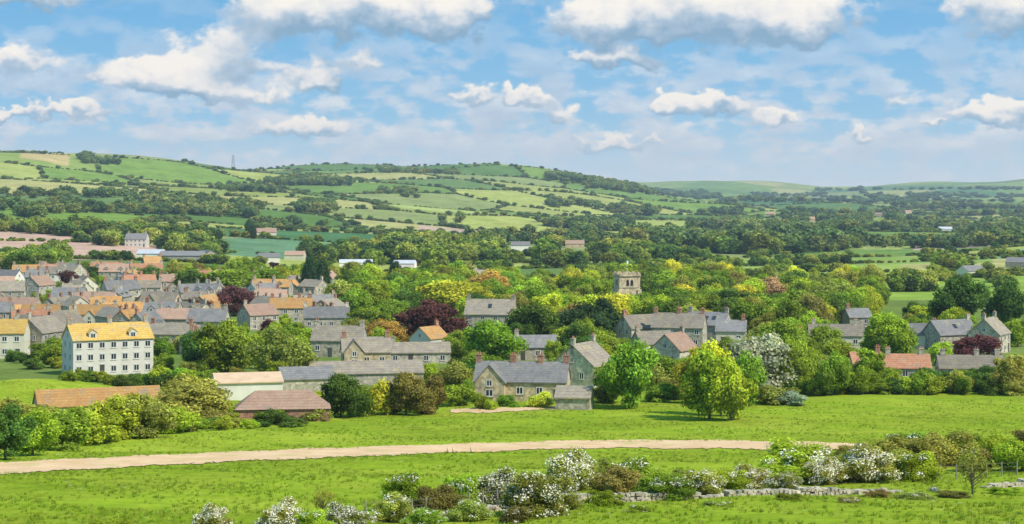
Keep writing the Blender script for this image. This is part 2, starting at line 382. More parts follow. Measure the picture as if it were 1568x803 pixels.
H('farm_barn',316,402,14,8,4,2.5,-60,'stone','slate',(),win=False)
H('farm_house',405,364,18,9,4,3,10,'cream','pink',(-.4,),win=False)
H('farm_barn',412,402,12,8,3,2.2,10,'white','slate',(),win=False)
H('farm_barn',452,398,12,8,3,2.2,-5,'cream','pink',(),win=False)
H('farm_barn',545,409,18,7,2.4,1.6,5,'white','grey',(),win=False)
H('farm_barn',620,410,12,7,2.4,1.6,-8,'white','grey',(),win=False)
H('white_farmhouse',797,384,14,8,4,2.6,0,'white','slate',(),win=False)
H('farm_house',880,380,15,8,3.5,2.6,0,'tan','pink',(),win=False)
H('farm_house',1447,356,16,9,4,2.6,0,'white','grey',(),win=False)
H('farm_barn',1487,424,12,8,3,2.4,30,'cream','slate',(),win=False)
H('farm_barn',1562,410,14,8,3,2.4,-30,'stone2','slate',(),win=False)
for q in [(1180,322),(1345,322),(1390,318),(1240,330)]:
    H('distant_farmhouse',q[0],q[1]+10,14,9,4.5,3,random.uniform(-20,20),'tan',random.choice(['pink','slate']),(),win=False)
cnt=0;tries=0
while cnt<92 and tries<8000:
    tries+=1
    px=random.uniform(-60,520);py=random.uniform(416,548)
    if px>330 and py>505: continue
    if px>240 and py<440: continue
    if px>90 and py>520 and px<245: continue
    x,y,z=ground_at(px,py)
    if any((x-h[0])**2+(y-h[1])**2<(h[2]+6.)**2 for h in houses): continue
    if any(h[3]-3<px<h[4]+3 and h[6]<py and h[5]>py-60 and (py-h[6])<16 for h in houses[:6]): continue
    L=random.uniform(7,14)
    yaw=random.choice([random.gauss(0,14),random.gauss(10,14),random.gauss(75,16),random.gauss(-40,12)])
    H(random.choice(['stone_house','stone_cottage','terraced_house']),px,py,L,random.uniform(5.5,7.5),random.choice([2.8,3.6,4.4,4.8]),random.uniform(2.1,3.2),yaw,
      random.choice(['stone','stone','tan','cream','stone2','white','stone']),random.choice(['pink','stile','stile','stile','lichen','slate','slate','terra','pink']),
      random.choice([(-.46,.46),(-.45,),(.45,),(-.46,.05,.46)]),dorm=random.choice([0,0,0,2]),
      wing=random.choice([None,None,[(random.uniform(-2,2),1.5,3.8,2.7,2.)]]));cnt+=1
# ---------------------------------------------------------------- church
def church():
    x,y,z=ground_at(960,493);top=CZ-(423-HY)/F*y-z
    r=bpy.data.objects.new('church_tower',None);SC.collection.objects.link(r);r.location=(x,y,z);r.rotation_euler=(0,0,math.radians(12))
    b=Part();h=3.05;b.box(-h,h,-h,h,-1,top)
    for sx in(-1,1):
        for sy in(-1,1):
            b.box(min(sx*(h-.8),sx*(h+.35)),max(sx*(h-.8),sx*(h+.35)),min(sy*(h-.8),sy*(h+.35)),max(sy*(h-.8),sy*(h+.35)),-1,top*.72)
    meshobj('tower_body',b.v,b.f,[W['tan']],r)
    s=Part()
    for zz in(top*.52,top*.75,top-.15): s.box(-h-.12,h+.12,-h-.12,h+.12,zz,zz+.22)
    meshobj('string_courses',s.v,s.f,[W['stone']],r)
    m=Part();e=h+.1
    for i in range(5):
        c=-e+.45+i*(2*e-.9)/4
        for sg in(-1,1):
            m.box(c-.42,c+.42,sg*e-.2,sg*e+.2,top+.07,top+1.15)
            if 0<i<4: m.box(sg*e-.2,sg*e+.2,c-.42,c+.42,top+.07,top+1.15)
    for sg in(-1,1):
        m.box(-e+.2,e-.2,sg*e-.18,sg*e+.18,top+.07,top+.55);m.box(sg*e-.18,sg*e+.18,-e+.2,e-.2,top+.07,top+.55)
    meshobj('battlements',m.v,m.f,[W['tan']],r)
    w=Part()
    for sg in(-1,1):
        for c in(-.62,.62):
            z0=top*.80;z1=top*.93
            w.prism([(c-.38,z0),(c+.38,z0),(c+.38,z1-.3),(c,z1+.1),(c-.38,z1-.3)],sg*h-.06,sg*h+.06,'y')
            w.prism([(c-.38,z0),(c+.38,z0),(c+.38,z1-.3),(c,z1+.1),(c-.38,z1-.3)],sg*h-.06,sg*h+.06,'x')
    meshobj('belfry_openings',w.v,w.f,[GLASS],r)
    p=Part();p.tube((0,0,top),(0,0,top+4.6),.08,.05,8);meshobj('flagpole',p.v,p.f,[WHITE],r)
    f=Part();f.add([(0.06,0,top+4.4),(.5,.25,top+4.25),(.42,.2,top+3.3),(.06,0,top+3.6)],[(0,1,2,3)]);meshobj('flag',f.v,f.f,[WHITE],r)
    n=Part();n.prism([(-3.4,-1),(3.4,-1),(3.4,3.5),(0,6.0),(-3.4,3.5)],h,h+15);meshobj('nave_walls',n.v,n.f,[W['tan']],r)
    n=Part();n.prism([(-3.8,3.2),(0,6.05),(3.8,3.2),(3.8,3.4),(0,6.3),(-3.8,3.4)],h+.01,h+15.2);meshobj('nave_roof',n.v,n.f,[R_['stile']],r)
    houses.append((x,y,6,940,981,416,458))
church()
def pylon(px,d,ht):
    x=(px-HX)/F*d;z=float(height(x,d));p=Part();b=ht*.11;t=ht*.025
    for sx in(-1,1):
        for sy in(-1,1): p.tube((sx*b,sy*b,0),(sx*t,sy*t,ht),.32,.2,4)
    for i in range(7):
        k=i/7;k2=(i+1)/7;w0=b+(t-b)*k;w1=b+(t-b)*k2
        for sy in(-1,1):
            p.tube((-w0,sy*w0,k*ht),(w1,sy*w1,k2*ht),.12,.12,4);p.tube((w0,sy*w0,k*ht),(-w1,sy*w1,k2*ht),.12,.12,4)
    for k,w in((.66,.2),(.8,.24),(.92,.17)): p.tube((-w*ht,0,k*ht),(w*ht,0,k*ht),.2,.2,4)
    o=meshobj('electricity_pylon',p.v,p.f,[METAL]);o.location=(x,d,z)
pylon(357,3330,26);pylon(968,3950,18)
# ---------------------------------------------------------------- plants in the village
T=plant
for a in [
(1086,642,84,104,'round','bright'),(1120,644,78,90,'round','bright'),(1104,638,70,112,'round','yellow'),(1068,618,64,88,'round','yellow'),(1140,622,60,80,'round','green'),
(960,626,88,102,'round','green'),(938,618,54,60,'round','green'),(1160,606,100,98,'wide','silver'),(1218,602,70,90,'wide','green'),(1205,560,70,70,'round','green'),
(1010,616,50,36,'bush','green'),(1035,612,50,44,'bush','olive'),(1020,596,60,50,'round','green'),(925,616,40,34,'bush','olive'),(1190,618,70,34,'bush','olive'),(1215,620,50,26,'bush','silver'),
(1362,556,88,76,'round','bright'),(1463,505,82,80,'round','dark'),(1536,512,62,80,'round','dark'),(1500,470,40,30,'bush','dark'),
(432,588,96,82,'wide','olive'),(346,575,96,84,'round','green'),(300,570,50,60,'round','dark'),(750,558,78,70,'wide','bright'),(660,525,90,68,'wide','copper'),
(812,535,92,75,'wide','dark'),(592,528,62,40,'wide','orange'),(366,484,62,48,'wide','copper'),(306,488,42,34,'wide','copper'),(108,443,32,28,'round','copper'),(1490,556,80,46,'wide','copper'),
(472,455,26,56,'column','conifer'),(494,455,26,52,'column','conifer'),(565,446,24,44,'column','conifer'),(605,450,24,46,'column','conifer'),(381,364,13,26,'column','conifer'),(388,366,11,20,'column','conifer'),
(688,482,100,56,'wide','yellow'),(742,462,64,46,'round','orange'),(730,455,40,34,'wide','brown'),(640,470,70,40,'round','green'),
(985,500,84,54,'wide','green'),(1035,492,70,52,'round','green'),(925,522,82,62,'cone','conifer'),(890,528,90,60,'wide','conifer'),(870,500,60,46,'round','olive'),(905,470,70,44,'round','green'),
(1010,455,60,38,'round','green'),(1068,435,36,32,'round','green'),(1172,478,56,52,'round','brown'),(1130,500,90,60,'wide','dark'),(1185,510,90,60,'wide','green'),(1240,510,80,66,'round','green'),(1300,500,64,50,'round','green'),(1265,480,80,50,'wide','olive'),
(522,640,66,70,'wide','dark'),(548,638,52,62,'bush','green'),(577,636,46,60,'bush','yellow'),(622,636,66,68,'wide','bronze'),(655,634,58,64,'bush','bronze'),(698,622,50,42,'bush','green'),(690,606,70,50,'round','olive'),
(300,642,110,68,'wide','olive'),(265,632,60,48,'bush','green'),(222,670,96,72,'wide','olive'),(185,672,90,70,'wide','bright'),(140,680,88,66,'bush','bright'),(95,690,90,66,'wide','green'),(50,698,90,70,'wide','bright'),(8,704,78,80,'wide','dark'),(70,666,84,54,'bush','olive'),(20,672,90,66,'bush','olive'),(260,664,70,50,'bush','bright'),(120,664,70,44,'bush','yellow'),
(330,655,60,30,'bush','olive'),(240,648,60,36,'bush','olive'),(30,650,80,44,'bush','olive'),(75,640,40,22,'bush','green'),
(420,648,32,27,'bush','dark'),(358,645,26,28,'bush','bright'),(735,618,30,18,'bush','green'),(775,622,40,20,'bush','green'),(828,624,46,26,'bush','yellow'),(850,560,30,40,'round','green'),(790,600,22,18,'bush','olive'),
(1255,560,60,60,'round','green'),(1330,590,50,56,'round','bright'),(1270,600,80,42,'bush','green'),(1425,604,50,44,'bush','green'),(1548,604,60,60,'round','olive'),(1440,560,50,40,'bush','bright'),
(232,448,50,40,'round','dark'),(295,455,50,42,'round','dark'),(98,482,60,28,'bush','bright'),(150,478,44,30,'round','olive'),(25,425,60,40,'round','dark'),(65,425,50,36,'round','dark'),
(830,500,90,60,'wide','green'),(795,480,80,40,'round','green'),(545,490,60,50,'wide','green'),(520,475,60,44,'round','olive'),(350,455,90,46,'wide','green'),(400,455,70,44,'round','green'),(430,450,50,40,'wide','bright'),
(560,512,60,46,'wide','green'),(600,505,66,48,'wide','green'),(570,480,70,50,'round','bright'),(620,490,60,46,'round','dark'),(540,520,40,32,'round','olive'),(700,545,50,40,'round','green')]:
    T(*a)
for px in range(245,330,16): T(px+random.uniform(-4,4),592+random.uniform(-6,14),34,30,'bush',random.choice(['green','bright','olive','dark']))
for px in range(20,330,17):
    T(px,590+random.uniform(-10,4) if px>95 else 560+random.uniform(-6,6),30,22,'bush',random.choice(['green','dark','bright']))
for px in range(1225,1580,15): T(px+random.uniform(-5,5),603+random.uniform(-5,4),random.uniform(30,48),random.uniform(26,44),'bush',random.choice(['green','dark','olive','bright','green']))
for px in range(1225,1580,22): T(px+random.uniform(-5,5),588+random.uniform(-5,4),random.uniform(36,54),random.uniform(20,34),'bush',random.choice(['green','dark','olive','bright']))
for px in range(-20,500,18): T(px,664+random.uniform(-8,6)-px*.03,random.uniform(30,50),random.uniform(10,28),'bush',random.choice(['green','olive','bright','dark']))
def fill(px0,px1,py0,py1,n,h0,h1,kinds,cols,cover=.35):
    k=0;t=0
    while k<n and t<n*30:
        t+=1;px=random.uniform(px0,px1);py=random.uniform(py0,py1);x,y,z=ground_at(px,py)
        hm=random.uniform(h0,h1);wm=hm*random.uniform(.85,1.25);s=F/y;w=wm*s;h=hm*s
        if any((x-q[0])**2+(y-q[1])**2<(q[2]*.75+wm*.4)**2 for q in houses): continue
        bad=False
        for q in houses:
            if q[6]<py and q[3]<px+w*.4 and q[4]>px-w*.4 and (py-h)<q[6]-(q[6]-q[5])*cover and py-h*1.02<q[6]:
                bad=True;break
        if bad: continue
        T(px,py,w,h,random.choice(kinds),random.choice(cols));k+=1
GC=['green','green','dark','olive','bright','green','bright']
fill(200,720,422,462,75,6,11,['round','wide'],GC)
fill(640,1340,432,470,95,6,11,['round','wide'],GC+['yellow','olive'])
fill(700,1350,470,520,90,7,10.5,['round','wide'],GC+['dark','yellow','bronze'])
fill(880,1345,520,606,66,4,8.5,['round','wide','bush'],GC)
fill(1200,1568,500,560,36,5,8,['round','wide'],GC)
fill(560,880,500,600,36,3,7,['round','bush'],GC)
fill(-30,500,418,560,135,3,7,['round','wide','bush'],GC+['copper'],cover=.45)
fill(240,500,560,625,22,2.5,5,['bush','round'],GC)
fill(480,900,590,628,26,1.5,3.5,['bush'],GC,cover=.25)
# ---------------------------------------------------------------- foreground hedges
for a in [(868,752,95,72,'haw'),(822,790,110,86,'haw'),(760,775,90,74,'haw'),(905,745,76,58,'fbush'),(430,812,78,62,'haw'),(528,812,76,54,'haw'),(480,815,60,44,'fbush'),(325,815,60,54,'haw'),(165,820,80,36,'fbush'),(495,790,40,50,'sparse'),
(625,782,74,72,'fbush'),(600,800,70,54,'fbush'),(670,790,80,60,'fbush'),(705,780,66,68,'fbush'),(720,798,70,40,'fbush'),(650,806,60,34,'fbush'),(790,800,60,34,'fbush'),(860,780,60,34,'fbush'),
(945,760,76,58,'fbush'),(975,752,86,64,'fbush'),(1020,765,90,48,'fbush'),(1070,758,94,48,'haw'),(925,775,60,34,'fbush'),(1110,752,74,46,'fbush'),(1150,748,74,42,'haw'),(1050,748,60,38,'fbush'),
(1225,738,120,76,'fbush'),(1185,742,74,50,'fbush'),(1260,742,66,48,'haw'),(1290,738,70,56,'fbush'),(1330,738,100,66,'haw'),(1370,736,84,56,'fbush'),(1412,738,64,56,'fbush'),(1385,718,100,62,'fbush'),(1200,752,60,36,'haw'),(1310,722,80,52,'fbush'),(1345,712,70,42,'fbush'),
(1430,712,110,62,'fbush'),(1480,705,90,52,'fbush'),(1400,700,80,46,'fbush'),(1535,712,90,56,'fbush'),(1565,722,90,62,'fbush'),(1500,722,60,42,'fbush'),(1590,700,90,62,'fbush'),
(1490,757,64,80,'sparse'),(1300,770,40,14,'fbush'),(1400,765,60,14,'fbush'),(1340,762,50,16,'fbush'),(1210,766,46,14,'fbush'),(560,812,50,26,'fbush'),(1100,775,40,14,'fbush'),(980,784,40,16,'fbush'),(1460,762,50,16,'fbush'),(1545,758,50,16,'fbush')]:
    px,py,w,h,k=a
    c={'haw':'olive','sparse':'olive'}.get(k) or random.choice(['green','bright','olive','bronze','green','olive','bright'])
    T(px,py,w,h,k,c)
# ---------------------------------------------------------------- distant trees: instanced scatter
def farproto(cname,cols,nc=420,cs=.075,kinds=('round','wide','bush','round')):
    c=bpy.data.collections.new(cname)
    for i,cl in enumerate(cols):
        me=make_plant(cname+'_m%d'%i,200+i,kinds[i%len(kinds)],nc,cs,color=cl)
        o=bpy.data.objects.new('%s_%02d'%(cname,i),me);c.objects.link(o)
    return c,len(cols)
def scatter(name,coll,nproto,pts,scl):
    n=len(pts);me=bpy.data.meshes.new(name);me.from_pydata([tuple(p) for p in pts],[],[])
    a=me.attributes.new('scl','FLOAT_VECTOR','POINT');a.data.foreach_set('vector',np.array(scl,float).ravel())
    r=np.zeros((n,3));r[:,2]=rng.uniform(0,6.28,n);a=me.attributes.new('rot','FLOAT_VECTOR','POINT');a.data.foreach_set('vector',r.ravel())
    a=me.attributes.new('idx','INT','POINT');a.data.foreach_set('value',rng.integers(0,nproto,n).astype(np.int32))
    o=bpy.data.objects.new(name,me);SC.collection.objects.link(o)
    g=bpy.data.node_groups.new(name+'_nodes','GeometryNodeTree')
    g.interface.new_socket(name='Geometry',in_out='INPUT',socket_type='NodeSocketGeometry')
    g.interface.new_socket(name='Geometry',in_out='OUTPUT',socket_type='NodeSocketGeometry')
    gi=g.nodes.new('NodeGroupInput');go=g.nodes.new('NodeGroupOutput');ip=g.nodes.new('GeometryNodeInstanceOnPoints')
    ci=g.nodes.new('GeometryNodeCollectionInfo');ci.inputs['Collection'].default_value=coll;ci.inputs['Separate Children'].default_value=True;ci.inputs['Reset Children'].default_value=True
    ip.inputs['Pick Instance'].default_value=True
    def na(nm_,dt):
        q=g.nodes.new('GeometryNodeInputNamedAttribute');q.data_type=dt;q.inputs['Name'].default_value=nm_
        return next(s for s in q.outputs if s.enabled and s.name=='Attribute')
    l=g.links.new;l(gi.outputs[0],ip.inputs['Points']);l(ci.outputs[0],ip.inputs['Instance'])
    l(na('idx','INT'),ip.inputs['Instance Index']);l(na('rot','FLOAT_VECTOR'),ip.inputs['Rotation']);l(na('scl','FLOAT_VECTOR'),ip.inputs['Scale'])
    l(ip.outputs[0],go.inputs[0]);md=o.modifiers.new('scatter','NODES');md.node_group=g;return o
def hsh(i,j,k): 
    v=np.sin(i*127.1+j*311.7+k*74.7)*43758.5453;return v-np.floor(v)
def voro(x,y,c=230.):
    ca,sa=math.cos(.35),math.sin(.35);wx=x+22*np.sin(y/170.)+12*np.sin(x/90.+1);wy=y+25*np.sin(x/210.+2)
    u=(wx*ca+wy*sa)/c;v=(-wx*sa+wy*ca)/(c*.9);iu=np.floor(u);iv=np.floor(v)
    f1=np.full(u.shape,9.);f2=np.full(u.shape,9.);idh=np.zeros(u.shape)
    for a in(-1,0,1):
        for b in(-1,0,1):
            i=iu+a;j=iv+b;dx=i+.15+.7*hsh(i,j,1)-u;dy=j+.15+.7*hsh(i,j,2)-v;dd=np.sqrt(dx*dx+dy*dy)
            m=dd<f1;f2=np.where(m,f1,np.minimum(f2,dd));idh=np.where(m,hsh(i,j,3),idh);f1=np.where(m,dd,f1)
    return idh,(f2-f1)*c
mid_p=[];far_p=[];vf_p=[]
occ=[h for h in houses if h[1]>690]
def addtree(px,py,h0,h1,wr=(.9,1.5),clump=0.):
    x,y,z=ground_at(px,py)
    if clump:
        q=math.sin(x/75+1.3)+math.sin(y/130+x/190)+math.sin(x/33+y/260+2)*.6
        if q<clump-1+random.uniform(-.25,.25): return
    if any((x-q[0])**2+(y-q[1])**2<(q[2]+4)**2 for q in occ): return
    hm=random.triangular(h0,h1*1.25,h0*.6+h1*.4);wm=hm*random.uniform(*wr)*(1.5 if y>4600 else 1);s=F/y
    for q in occ:
        if q[6]<py and q[3]<px+wm*s*.5 and q[4]>px-wm*s*.5 and py-hm*s<q[6]-2: return
    if y>4600: hm*=.8
    (mid_p if y<1500 else far_p if y<4600 else vf_p).append(((x,y,z-.3),(wm,wm,hm)))
def wood(px0,py0,px1,py1,th,n,h0,h1,clump=0.):
    for _ in range(n):
        t=random.random();addtree(px0+(px1-px0)*t+random.uniform(-6,6),py0+(py1-py0)*t+random.uniform(-th,th)*random.random()**.5,h0,h1,clump=clump)
for w in [(560,400,900,402,10,230,8,14,.4),(580,388,760,392,8,110,9,15),(800,408,860,405,8,50,10,18),(900,400,1090,398,9,150,7,13,.3),(870,425,1090,425,6,40,5,8),
(1080,388,1310,378,9,200,9,17,.3),(1310,376,1568,372,8,80,8,14,.6),(1130,362,1300,360,5,110,12,19),(960,372,1070,372,8,120,9,16),(540,378,1080,368,9,90,8,13,.8),
(0,352,330,372,5,190,6,12),(150,372,330,392,6,80,7,12,.6),(30,330,60,334,3,30,8,12),(0,322,390,330,5,150,7,12,.8),(200,312,385,330,7,180,8,13),(250,305,400,318,3,50,7,11),
(460,322,510,322,7,100,9,14),(412,282,532,282,4,170,9,13),(130,250,180,252,2,24,8,12),(120,244,140,247,2,16,8,12),(340,290,420,294,4,60,8,12),
(840,272,1080,304,4,420,9,14),(900,285,1000,296,4,110,9,13),(560,262,700,266,3,60,7,11),(1000,352,1568,352,5,260,9,14,1.),(1000,338,1568,340,4,260,9,15,1.),(1000,328,1568,330,3,240,9,15,1.),(1080,318,1568,320,3,200,9,15,1.),
(840,312,1010,330,6,150,8,13,.7),(600,330,840,345,8,70,8,12,.9),(380,345,560,350,6,40,7,11,.9),(780,345,1000,352,6,150,8,13,.9),(0,300,250,300,5,50,7,12),(580,290,640,300,8,30,6,10),
(1380,445,1420,447,3,30,5,9),(1440,408,1470,414,5,30,6,10),(0,416,90,408,5,40,8,12),(460,400,560,398,6,60,8,12),(230,414,330,412,4,30,6,9),(1510,345,1568,350,6,60,8,14),(1430,378,1568,372,4,70,6,10),
(1130,426,1330,446,2,50,3,5),(1090,432,1280,428,1.5,60,2,4),(1040,410,1300,404,2,50,4,7),(1300,424,1460,430,1.5,40,2,4),(1060,295,1100,302,3,40,10,14),
(1150,300,1568,302,5,180,10,16,.8),(1100,308,1568,310,3,160,10,16,.8),(1250,292,1568,290,2,50,10,16)]:
    wood(*w)
for px,py in [(815,408),(832,408),(848,406)]: addtree(px,py,18,22)
for px in (700,707,714,722,730,742,870,878,886,640,648): addtree(px,392+random.uniform(-6,4),13,16,(.3,.4))
n=620000;yy=np.sqrt(rng.uniform(760**2,4600**2,n));xx=yy*rng.uniform(-.34,.34,n)
idh,e=voro(xx,yy);k=(e<3.8)
xx=xx[k];yy=yy[k];zz=height(xx,yy)
for x,y,z in zip(xx,yy,zz):
    hm=random.choice([1.8,2,2.2,2.5,2.5,2.8,3,6]);wm=hm*random.uniform(1.1,1.6)+1.2
    (mid_p if y<1500 else far_p).append(((x,y,z-.2),(wm,wm,hm)))
g=np.array
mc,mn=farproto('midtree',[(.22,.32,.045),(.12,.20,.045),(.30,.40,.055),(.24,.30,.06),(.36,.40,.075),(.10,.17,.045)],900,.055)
fc,fn=farproto('fartree',[(.19,.275,.07),(.12,.195,.07),(.25,.33,.08),(.15,.225,.075),(.28,.31,.09)])  # leaf colours carry a painted tint for distance haze
vc,vn=farproto('hazetree',[(.17,.25,.13),(.13,.20,.12),(.20,.27,.13)],260,.1)  # horizon leaf colours with more distance haze painted in
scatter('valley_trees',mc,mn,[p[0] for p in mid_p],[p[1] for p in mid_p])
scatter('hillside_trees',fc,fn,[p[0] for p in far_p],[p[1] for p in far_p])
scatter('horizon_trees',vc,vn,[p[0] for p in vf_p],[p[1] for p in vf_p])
# ---------------------------------------------------------------- terrain sheet
yr=np.concatenate([np.linspace(-120,58,40),np.geomspace(60,14000,1000),[20000,30000]])
s=np.linspace(-1,1,520);X=s[None,:]*(.42*np.maximum(yr,0)+70)[:,None];Y=np.repeat(yr[:,None],520,1)
Z=height(X,Y);nr,ncol=X.shape
idh,edge=voro(X,Y);B=HX+F*X/np.maximum(Y,40)
pal=g([(.16,.26,.04),(.21,.29,.055),(.29,.33,.08),(.095,.18,.035),(.14,.235,.045),(.07,.165,.055),(.35,.35,.11),(.18,.27,.04),(.24,.29,.065),(.22,.27,.08),(.12,.20,.05),(.31,.36,.08)])
C=pal[np.clip((idh*12).astype(int),0,11)]
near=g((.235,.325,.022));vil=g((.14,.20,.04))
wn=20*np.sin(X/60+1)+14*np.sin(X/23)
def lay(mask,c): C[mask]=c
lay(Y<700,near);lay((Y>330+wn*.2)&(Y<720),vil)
wv2=Y+wn
lay((Y>700)&(Y<960)&(B>1040),(.22,.33,.045))
lay((wv2>960)&(wv2<1120)&(B>1040)&(B<1380),(.28,.37,.07))
lay((wv2>1120)&(wv2<1330)&(B>1060)&(B<1520),(.21,.31,.06))
lay((wv2>1010)&(wv2<1420)&(B<165),(.47,.33,.21));lay((wv2>1040)&(wv2<1290)&(B>=165)&(B<300),(.45,.32,.20))
lay((wv2>1420)&(wv2<1560)&(B<170),(.33,.42,.08))
lay((wv2>1150)&(wv2<1420)&(B>345)&(B<560),(.12,.23,.10))
lay((wv2>1980)&(wv2<2160)&(B>640)&(B<800),(.42,.31,.2))
lay((wv2>1700)&(wv2<1860)&(B>820)&(B<1100),(.30,.36,.09))
lay((wv2>1560)&(wv2<1720)&(B>1300)&(B<1400),(.30,.36,.09))
lay((wv2>3080)&(wv2<3380)&(B>30)&(B<105),(.42,.35,.13))
lay((wv2>980)&(wv2<1060)&(B>600)&(B<780),(.40,.32,.2))
lay((wv2>1520)&(wv2<1680)&(B>1400)&(B<1520),(.38,.30,.2))
lay((wv2>1220)&(wv2<1420)&(B>1500),(.14,.3,.15))
lay((wv2>2400)&(wv2<2800)&(B>600)&(B<740),(.31,.38,.10))
haze_tint=1-np.exp(-np.clip(Y-3000,0,None)/5000);haze_tint=haze_tint[...,None]*.45
C=C*(1-haze_tint)+g((.13,.22,.12))*haze_tint  # distance haze painted into the far ground's vertex colours
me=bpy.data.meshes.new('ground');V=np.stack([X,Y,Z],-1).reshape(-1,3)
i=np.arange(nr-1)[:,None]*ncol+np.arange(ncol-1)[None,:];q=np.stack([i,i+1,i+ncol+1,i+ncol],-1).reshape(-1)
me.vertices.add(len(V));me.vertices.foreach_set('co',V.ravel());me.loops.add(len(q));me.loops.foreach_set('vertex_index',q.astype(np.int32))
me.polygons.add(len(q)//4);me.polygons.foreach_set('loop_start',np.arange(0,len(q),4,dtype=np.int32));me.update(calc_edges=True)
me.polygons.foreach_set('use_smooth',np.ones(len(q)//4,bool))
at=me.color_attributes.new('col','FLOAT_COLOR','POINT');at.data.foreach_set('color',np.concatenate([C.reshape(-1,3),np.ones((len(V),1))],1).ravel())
gm,nt=newmat('grass_and_fields');n=N(nt);P=n.n('ShaderNodeNewGeometry').outputs['Position']
a=n.n('ShaderNodeAttribute',attribute_name='col').outputs['Color']
n1=n.noise(P,.03,4,.6);n2=n.noise(P,.35,5,.65);n3=n.noise(P,2.2,5,.75)
v=n.math('ADD',n.math('ADD',n.mapr(n1,.3,.7,-.2,.2),n.mapr(n2,.3,.7,-.2,.2)),n.mapr(n3,.3,.7,-.28,.30))
v=n.math('ADD',v,1.)
cx=n.n('ShaderNodeCombineXYZ');[n.set(cx.inputs[i_],v) for i_ in range(3)]
col=n.mix(1.,a,cx.outputs[0],'MULTIPLY')
n4=n.noise(P,.07,6,.7)
col=n.mix(n.mapr(n4,.42,.66,0,.75),col,n.mix(1.,col,(1.42,1.14,1.8,1),'MULTIPLY'))
n5=n.noise(P,.5,5,.75);col=n.mix(n.mapr(n5,.52,.68,0,.55),col,n.mix(1.,col,(.58,.74,.6,1),'MULTIPLY'))
b=n.n('ShaderNodeBsdfDiffuse');n.set(b.inputs[0],col)
bu=n.n('ShaderNodeBump');bu.inputs['Strength'].default_value=.6;bu.inputs['Distance'].default_value=.25;n.set(bu.inputs['Height'],n3);nt.links.new(bu.outputs[0],b.inputs['Normal'])
o=n.n('ShaderNodeOutputMaterial');nt.links.new(b.outputs[0],o.inputs[0])
me.materials.append(gm);ob=bpy.data.objects.new('ground',me);SC.collection.objects.link(ob)
# ---------------------------------------------------------------- tracks
def strip(name,pts,mat,lift=.07,step=4,across=5):
    P=g(pts,float);pxs=np.arange(P[0,0],P[-1,0]+1,step);v=[];f=[]
    for i_,px in enumerate(pxs):
        a_=np.interp(px,P[:,0],P[:,1])+.6*math.sin(px*.05)+.35*math.sin(px*.17)+random.uniform(-.5,.5);b_=np.interp(px,P[:,0],P[:,2])+.7*math.sin(px*.043+1)+.4*math.sin(px*.21)+random.uniform(-.7,.7)
        p0=ground_at(px,a_);p1=ground_at(px,b_)
        for k_ in range(across+1):
            t=k_/across;x=p0[0]+(p1[0]-p0[0])*t;y=p0[1]+(p1[1]-p0[1])*t;v.append((x,y,float(height(x,y))+lift))
    m=across+1
    for i_ in range(len(pxs)-1):
        for k_ in range(across): q=i_*m+k_;f.append((q,q+1,q+m+1,q+m))
    o=meshobj(name,v,f,[mat]);return o
dirt=surf('dry_track_soil',(.54,.34,.17),(.68,.47,.27),.3,(.44,.37,.13),.55,bump=.3)
strip('dirt_track',[(-120,716,734),(0,709,727),(200,700,716),(350,693,708),(500,687,702),(700,681,694),(900,675,687),(1100,675,688),(1200,677,690),(1330,680,690)],dirt)
strip('farm_track',[(1470,402,405),(1480,402,412),(1494,408,420)],dirt,lift=.15)
strip('gravel_yard',[(690,628,633),(760,625,632),(850,624,628)],dirt)
# ---------------------------------------------------------------- dry stone wall, fence
wp=Part();poly=[(455,812),(600,797),(700,787),(800,778),(900,771),(985,768),(1100,763),(1300,756),(1450,750),(1600,744)]
pw=[ground_at(*p) for p in poly];pts=[]
for a_,b_ in zip(pw[:-1],pw[1:]):
    a2=Vector(a_[:2]);b2=Vector(b_[:2]);L=(b2-a2).length;kx=max(1,int(L/.36))
    for i_ in range(kx): pts.append((a2.lerp(b2,i_/kx),(b2-a2).normalized()))
for p,d in pts:
    z=float(height(p.x,p.y));nrm=Vector((-d.y,d.x));gap=math.sin(p.x*.35)+math.sin(p.x*.13+1)+math.sin(p.x*1.3)*.4
    cs_=3 if gap>.1 else 2 if gap>-.7 else 1
    if gap<-1.5: continue
    p=p+nrm*(math.sin(p.x*.5)*.3+math.sin(p.x*.17)*.5)
    for c in range(cs_):
        if random.random()<.1: continue
        for sd in(-1,1):
            l=random.uniform(.14,.26);hh=random.uniform(.08,.14);w_=random.uniform(.12,.2);zc=z+.04+c*.19+random.uniform(-.05,.05)
            ctr=p+nrm*sd*.15+d*random.uniform(-.1,.1);k_=len(wp.v)
            for sx,sy,sz in [(-1,-1,-1),(1,-1,-1),(1,1,-1),(-1,1,-1),(-1,-1,1),(1,-1,1),(1,1,1),(-1,1,1)]:
                j=lambda:random.uniform(.7,1.1)
                q_=ctr+d*sx*l*j()+nrm*sy*w_*j();wp.v.append((q_.x,q_.y,zc+sz*hh*j()))
            wp.f+=[tuple(t+k_ for t in f) for f in[(3,2,1,0),(4,5,6,7),(0,1,5,4),(1,2,6,5),(2,3,7,6),(3,0,4,7)]]
meshobj('dry_stone_wall',wp.v,wp.f,[STONEW])
